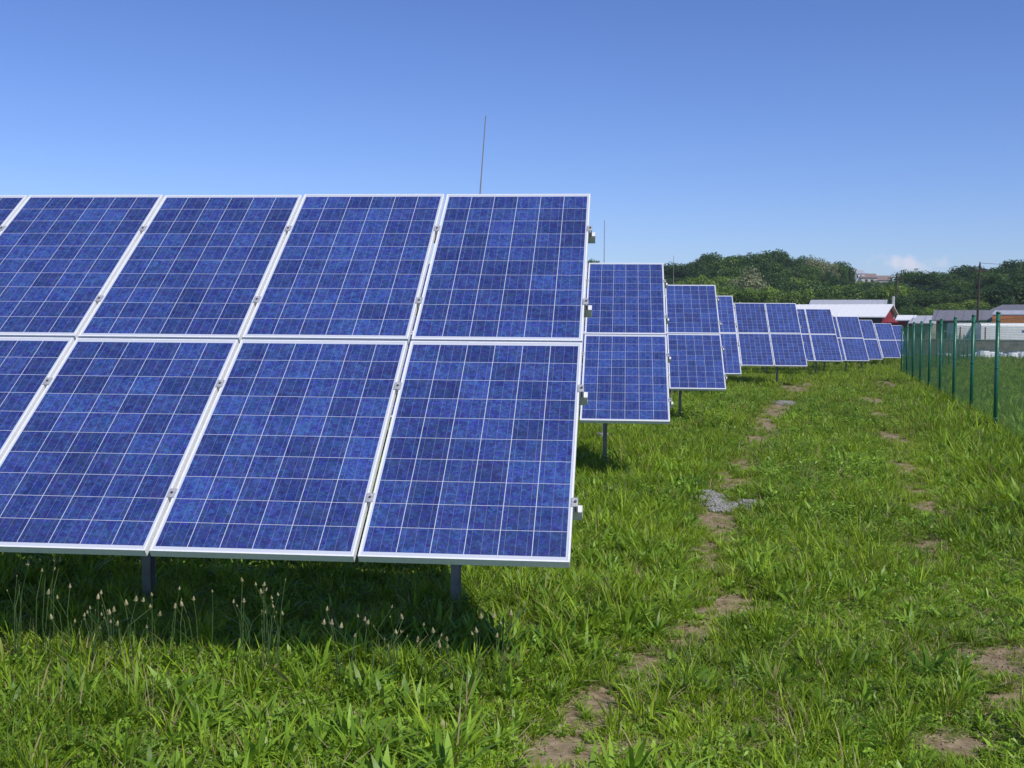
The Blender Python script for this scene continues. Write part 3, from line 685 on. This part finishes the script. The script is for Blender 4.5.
def scatter(x0, x1, y0, y1, per_m2, choose, smin, smax, mx=1.0, keepbare=0.0, mask=None):
    n = int((x1-x0)*(y1-y0)*per_m2); x = nr.uniform(x0,x1,n); y = nr.uniform(y0,y1,n)
    k = infrustum(x, y, mx); x, y = x[k], y[k]
    if mask is not None: k = mask(x, y); x, y = x[k], y[k]
    tk = track(x, y); b = np.maximum(bareness(x, y), 0); k = nr.uniform(0,1,len(x)) > tk*np.where(y < 1.6, .30, .46)*(1-.8*keepbare); x, y, b, tk = x[k], y[k], b[k], tk[k]
    k = nr.uniform(0,1,len(x)) > np.clip(b*1.3,0,.64)*(.25+1.3*noise2(x,y,11,5)); x, y, b, tk = x[k], y[k], b[k], tk[k]
    idx = nr.choice(choose, len(x)); s = nr.uniform(smin, smax, len(x))*(1-.45*np.clip(b,0,1))*(1-.5*tk)
    # lusher beside the rows and along the fence, shorter on the wheel tracks
    s = s*(0.8+0.5*noise2(x,y,.8,3))
    pts.append(np.stack([x,y,idx,s], -1))
cl = lambda t, sd: (lambda x, y: noise2(x,y,1.1,sd)+.35*noise2(x,y,4,sd+9) > t)
lush = lambda x, y: (x < .35+.17*y-.25*np.sin(y)) | (x > 2.6+.19*y)
# near
scatter(-5,8,-2.6,4.5,300,[0,1,2,3],.6,1.1)
scatter(-5,8,-2.6,4.5,110,[12,13,14],.8,1.4)
scatter(-5,8,-2.6,4.5,60,[4,5,6,7],.4,1.05,mask=cl(.62,1))
scatter(-5,8,-2.6,4.5,44,[8,9,10,11],.35,.95,mask=cl(.6,2))
scatter(-5,8,-2.6,4.5,14,[8,9,10,11],.6,1.1,mask=lush)
scatter(-5,8,-2.6,4.5,22,[4,5,6,7],.6,1.0,mask=lush)
scatter(-5,8,-2.6,4.5,110,[22,23,24],.5,1.15,mask=cl(.5,31))
scatter(-5,8,-2.6,4.5,40,[0,1,22,23],.3,.6,keepbare=.8)
scatter(-7,12,4.5,13,45,[22,23,24],.8,1.5,mask=cl(.5,32))
scatter(-8,20,13,27,20,[22,23,24],1.2,2.0,mask=cl(.5,33))
scatter(-5,8,-2.6,4.5,1.5,[18,19],.5,1.0)
scatter(-5,8,-2.6,6,75,[20,21],.6,1.3,keepbare=1.3)
scatter(-5,9,6,14,30,[20,21],.9,1.6,keepbare=1.3)
scatter(-5,8,-2.6,4.5,32,[8,9,10,11],.5,1.1,mask=cl(.75,12))
# middle
scatter(-7,12,4.5,13,150,[0,1,2,3],.7,1.25)
scatter(-7,12,4.5,13,60,[12,13,14],1,1.6)
scatter(-7,12,4.5,13,48,[4,5,6,7],.55,1.05,mask=cl(.5,4))
scatter(-7,12,4.5,13,26,[8,9,10,11],.5,1.1,mask=cl(.55,5))
scatter(-7,12,4.5,13,26,[4,5,6,7,8],.7,1.3,mask=lush)
scatter(4.2,9,5,13.5,30,[8,9,10,11,4,5],.9,1.6,mask=lambda x,y: (x > 3.4+.2*y) & cl(.55,8)(x,y))
scatter(-7,12,4.5,13,1.5,[18,19],.6,1.1)
scatter(-8,20,13,27,60,[0,1,2,3,8,12],.8,1.4)
scatter(-8,20,13,27,16,[4,5,6,7],.7,1.2,mask=cl(.55,6))
scatter(-8,20,13,27,9,[15,16,17],.5,1.0)
scatter(-8,20,13,27,1.5,[18,19],.7,1.2)
scatter(3,14,5,27,40,[4,5,6,7,8,9,10,22,23],.9,1.7,mask=lambda x,y: (np.abs(x-(6.54+.185*(y-14.55))) < 1.1) )
scatter(-10,42,27,60,16,[15,16,17],.35,.85)
scatter(-10,42,27,60,6,[4,5,6,8],.9,1.5)
scatter(-10,90,60,130,2.2,[15,16,17],1.2,2.4)
PT_ = np.concatenate(pts); 
zz = np.array([gz(a, b) for a, b in PT_[:, :2]])
me = bpy.data.meshes.new('grass'); me.vertices.add(len(PT_)); me.vertices.foreach_set('co', np.stack([PT_[:,0],PT_[:,1],zz-.004], -1).astype(np.float32).ravel())
a = me.attributes.new('idx', 'INT', 'POINT'); a.data.foreach_set('value', PT_[:,2].astype(np.int32))
a = me.attributes.new('scl', 'FLOAT', 'POINT'); a.data.foreach_set('value', PT_[:,3].astype(np.float32))
rot = np.stack([nr.normal(0,.13,len(PT_)), nr.normal(0,.13,len(PT_)), nr.uniform(0,6.283,len(PT_))], -1)
a = me.attributes.new('rot', 'FLOAT_VECTOR', 'POINT'); a.data.foreach_set('vector', rot.astype(np.float32).ravel())
grass = obj('grass', me); tag(grass, 'green grass and low weeds growing over the whole field', 'grass', kind='stuff')
def gn_setup(ob, coll):
    ng = bpy.data.node_groups.new('scatter', 'GeometryNodeTree')
    ng.interface.new_socket('Geometry', in_out='INPUT', socket_type='NodeSocketGeometry'); ng.interface.new_socket('Geometry', in_out='OUTPUT', socket_type='NodeSocketGeometry')
    gi = ng.nodes.new('NodeGroupInput'); go = ng.nodes.new('NodeGroupOutput'); ip = ng.nodes.new('GeometryNodeInstanceOnPoints')
    ci = ng.nodes.new('GeometryNodeCollectionInfo'); ci.inputs['Collection'].default_value = coll; ci.inputs['Separate Children'].default_value = True; ci.inputs['Reset Children'].default_value = True
    def na(nm, ty): n = ng.nodes.new('GeometryNodeInputNamedAttribute'); n.data_type = ty; n.inputs['Name'].default_value = nm; return n.outputs['Attribute']
    ip.inputs['Pick Instance'].default_value = True
    l = ng.links.new; l(gi.outputs[0], ip.inputs['Points']); l(ci.outputs[0], ip.inputs['Instance']); l(na('idx','INT'), ip.inputs['Instance Index'])
    l(na('rot','FLOAT_VECTOR'), ip.inputs['Rotation']); l(na('scl','FLOAT'), ip.inputs['Scale']); l(ip.outputs[0], go.inputs[0])
    md = ob.modifiers.new('scatter', 'NODES'); md.node_group = ng
gn_setup(grass, src)

# gravel patches
M_stone = plain('grey_gravel', (.30,.29,.27), .9, 0, .3, 5)
gsrc = bpy.data.collections.new('gravel_library')
for i in range(3):
    g = random.Random(i); mb = MB(); import itertools
    top = [(math.cos(t)*g.uniform(.7,1.2), math.sin(t)*g.uniform(.7,1.2)) for t in [k*math.pi/3 for k in range(6)]]
    lo = [(x*.9,y*.9,-.3) for x,y in top]; mi_ = [(x,y,.2) for x,y in top]; hi = [(x*.5,y*.5,.7+g.uniform(-.15,.15)) for x,y in top]
    for A, B in ((lo,mi_),(mi_,hi)):
        for k in range(6): mb.quad(A[k],A[(k+1)%6],B[(k+1)%6],B[k])
    mb.poly(hi); o = bpy.data.objects.new('s%d' % i, mb.mesh('stone', M_stone)); gsrc.objects.link(o)
for j, ((cx, cy, rx_, ry_), n) in enumerate(zip(GRAVEL, (3400,1300,1800))):
    rr = np.sqrt(nr.uniform(0,1,n))*1.15; aa = nr.uniform(0,6.283,n); x = cx+rr*rx_*np.cos(aa); y = cy+rr*ry_*np.sin(aa)
    k = noise2(x,y,6,j) > .45*rr; x, y = x[k], y[k]
    me = bpy.data.meshes.new('gravel'); me.vertices.add(len(x)); me.vertices.foreach_set('co', np.stack([x-cx,y-cy,np.array([gz(a,b) for a,b in zip(x,y)])], -1).astype(np.float32).ravel())
    a = me.attributes.new('idx','INT','POINT'); a.data.foreach_set('value', nr.integers(0,3,len(x)).astype(np.int32))
    a = me.attributes.new('scl','FLOAT','POINT'); a.data.foreach_set('value', nr.uniform(.005,.020,len(x)).astype(np.float32))
    a = me.attributes.new('rot','FLOAT_VECTOR','POINT'); a.data.foreach_set('vector', nr.uniform(0,6,(len(x),3)).astype(np.float32).ravel())
    gr = obj('gravel', me, None, (cx,cy,.012)); gn_setup(gr, gsrc)
    tag(gr, ['pale grey gravel patch on the left wheel track nearest the camera','pale grey gravel trail just right of the nearest gravel patch','small pale gravel patch far along the left wheel track'][j], 'gravel', kind='stuff')

# crumbs of dry earth on the bare spots
M_crumb = plain('earth_crumbs', (.30,.22,.145), .95, 0, .3, 5)
csrc = bpy.data.collections.new('crumb_library')
for i, o_ in enumerate(gsrc.objects):
    m_ = o_.data.copy(); m_.materials.clear(); m_.materials.append(M_crumb); csrc.objects.link(bpy.data.objects.new('c%d' % i, m_))
x = nr.uniform(-3.5,4,90000); y = nr.uniform(-2,8,90000); k = (bareness(x,y) > .12) & infrustum(x,y,.3); x, y = x[k], y[k]
me = bpy.data.meshes.new('earth_crumbs'); me.vertices.add(len(x)); me.vertices.foreach_set('co', np.stack([x,y,np.array([gz(a,b)+.002 for a,b in zip(x,y)])], -1).astype(np.float32).ravel())
a = me.attributes.new('idx','INT','POINT'); a.data.foreach_set('value', nr.integers(0,3,len(x)).astype(np.int32))
a = me.attributes.new('scl','FLOAT','POINT'); a.data.foreach_set('value', (.0015+.008*nr.uniform(0,1,len(x))**4).astype(np.float32))
a = me.attributes.new('rot','FLOAT_VECTOR','POINT'); a.data.foreach_set('vector', nr.uniform(0,6,(len(x),3)).astype(np.float32).ravel())
cr = obj('earth_crumbs', me); gn_setup(cr, csrc); tag(cr, 'small crumbs of dry tan earth on the worn bare spots', 'soil', kind='stuff')

# flowering plantain stalks in front of the shaded strip
M_stalk = plain('green_stalk', (.07,.12,.03), .6); M_head = plain('plantain_head', (.30,.27,.14), .9, 0, .3, 60)
g_ = np.random.default_rng(77)
rosette = src.objects['c0_rosette'].data
def plantain(px, Y, n, hmin, hmax, spread, lab):
    dirx = (cf_ + cr_*((px-512)/FOC)); t = (Y-CAM.y)/dirx.y; X_ = CAM.x+dirx.x*t
    r = empty('plantain_plant', (X_, Y, gz(X_,Y))); tag(r, lab, 'wild plant', 'wild plantain plants along the shaded strip')
    lf = obj('leaf_rosette', rosette, r); lf.rotation_euler.z = rnd.uniform(0,6); s_ = rnd.uniform(.7,1.1); lf.scale = (s_,s_,s_)
    for i in range(int(n*1.7)):
        h = rnd.uniform(hmin,hmax)*rnd.choice([.8,.9,1,1]); dx, dy = rnd.gauss(0,spread*1.7), rnd.gauss(0,spread); l = rnd.gauss(0,.055)
        mb = MB(); tip = Vector((dx+l, dy+rnd.gauss(0,.03), h)); mb.tube([(dx*.5,dy*.5,0),(dx+l*.1,dy,h*.4),(dx+l*.35,dy+rnd.gauss(0,.008),h*.75),tuple(tip)], [.0022,.0019,.0017,.0013], 4); s = mb.build('stalk', M_stalk, r)
        mb = MB(); k = rnd.choice([.35,.5,.7,.8,1.0,1.25]); u_ = Vector((l*.3+rnd.gauss(0,.15),rnd.gauss(0,.15),1)).normalized()
        mb.tube([tip, tip+u_*.006*k, tip+u_*.016*k, tip+u_*.026*k], [.0018,.0062*k,.0050*k,.0012], 6)
        for q in range(7):
            a_ = rnd.uniform(0,6.28); c0 = tip+u_*.008*k; dd = Vector((math.cos(a_),math.sin(a_),rnd.uniform(-.2,.5)))*.011*k
            mb.quad(c0, c0+dd*.6+Vector((0,0,.001)), c0+dd, c0+dd*.6-Vector((0,0,.001)))
        mb.build('flower_head', M_head, s)
for px, Y, n, a_, b_, sp, lab in [
    (12,0.09,3,0.44,0.59,.03,'leftmost tall plantain clump against the dark shade'),
    (44,0.06,3,0.46,0.61,.02,'pair of very tall thin stalks left of the first shaded post'),
    (62,0.02,2,0.34,0.53,.02,'thin plantain stalks just right of the very tall pair'),
    (82,0.00,5,0.26,0.39,.05,'low bushy plantain clump at the lower left'),
    (108,0.04,6,0.28,0.43,.05,'dense plantain clump under the second panel column'),
    (142,0.04,5,0.28,0.42,.05,'plantain clump with many small pale heads in a loose line'),
    (170,0.06,4,0.30,0.43,.04,'plantain clump in front of the second shaded post'),
    (220,0.04,4,0.36,0.49,.04,'tall plantain clump with drooping leaves under the third panel'),
    (245,0.00,3,0.32,0.47,.03,'plantain stalks beside the tall drooping clump'),
    (272,-0.02,6,0.36,0.50,.04,'tallest central plantain clump with a starry pale head'),
    (340,-0.04,4,0.24,0.36,.05,'low plantain clump under the gap between the right panels'),
    (372,-0.04,6,0.26,0.41,.04,'dense plantain clump under the last panel'),
    (396,-0.03,4,0.24,0.37,.04,'plantain clump left of the nearest post'),
    (434,-0.06,3,0.22,0.34,.04,'short plantain stalks in front of the nearest post'),
    (458,-0.06,3,0.24,0.35,.03,'plantain stalks just right of the nearest post'),
    (494,-0.08,5,0.34,0.45,.03,'brownish plantain clump at the right edge of the shade')]:
    plantain(px, Y, n, a_, b_, sp, lab)

# ------------------------------------------------------------------ summer haze
mb = MB(); zt = max([o.matrix_world.translation.z for o in col.objects]+[0]); mb.box((-1010,-210,-4),(1010,1510,60))
hm = bpy.data.materials.new('haze'); hm.use_nodes = True; hn = hm.node_tree; hn.nodes.clear()
pv = N(hn, 'ShaderNodeVolumePrincipled'); pv.inputs['Color'].default_value = (.80,.88,1,1); pv.inputs['Density'].default_value = 0.00022; pv.inputs['Anisotropy'].default_value = 0.2
ho = N(hn, 'ShaderNodeOutputMaterial'); hn.links.new(pv.outputs[0], ho.inputs['Volume'])
hz = mb.build('haze', hm); tag(hz, 'thin pale blue summer haze over the field and hills', 'haze', kind='stuff')
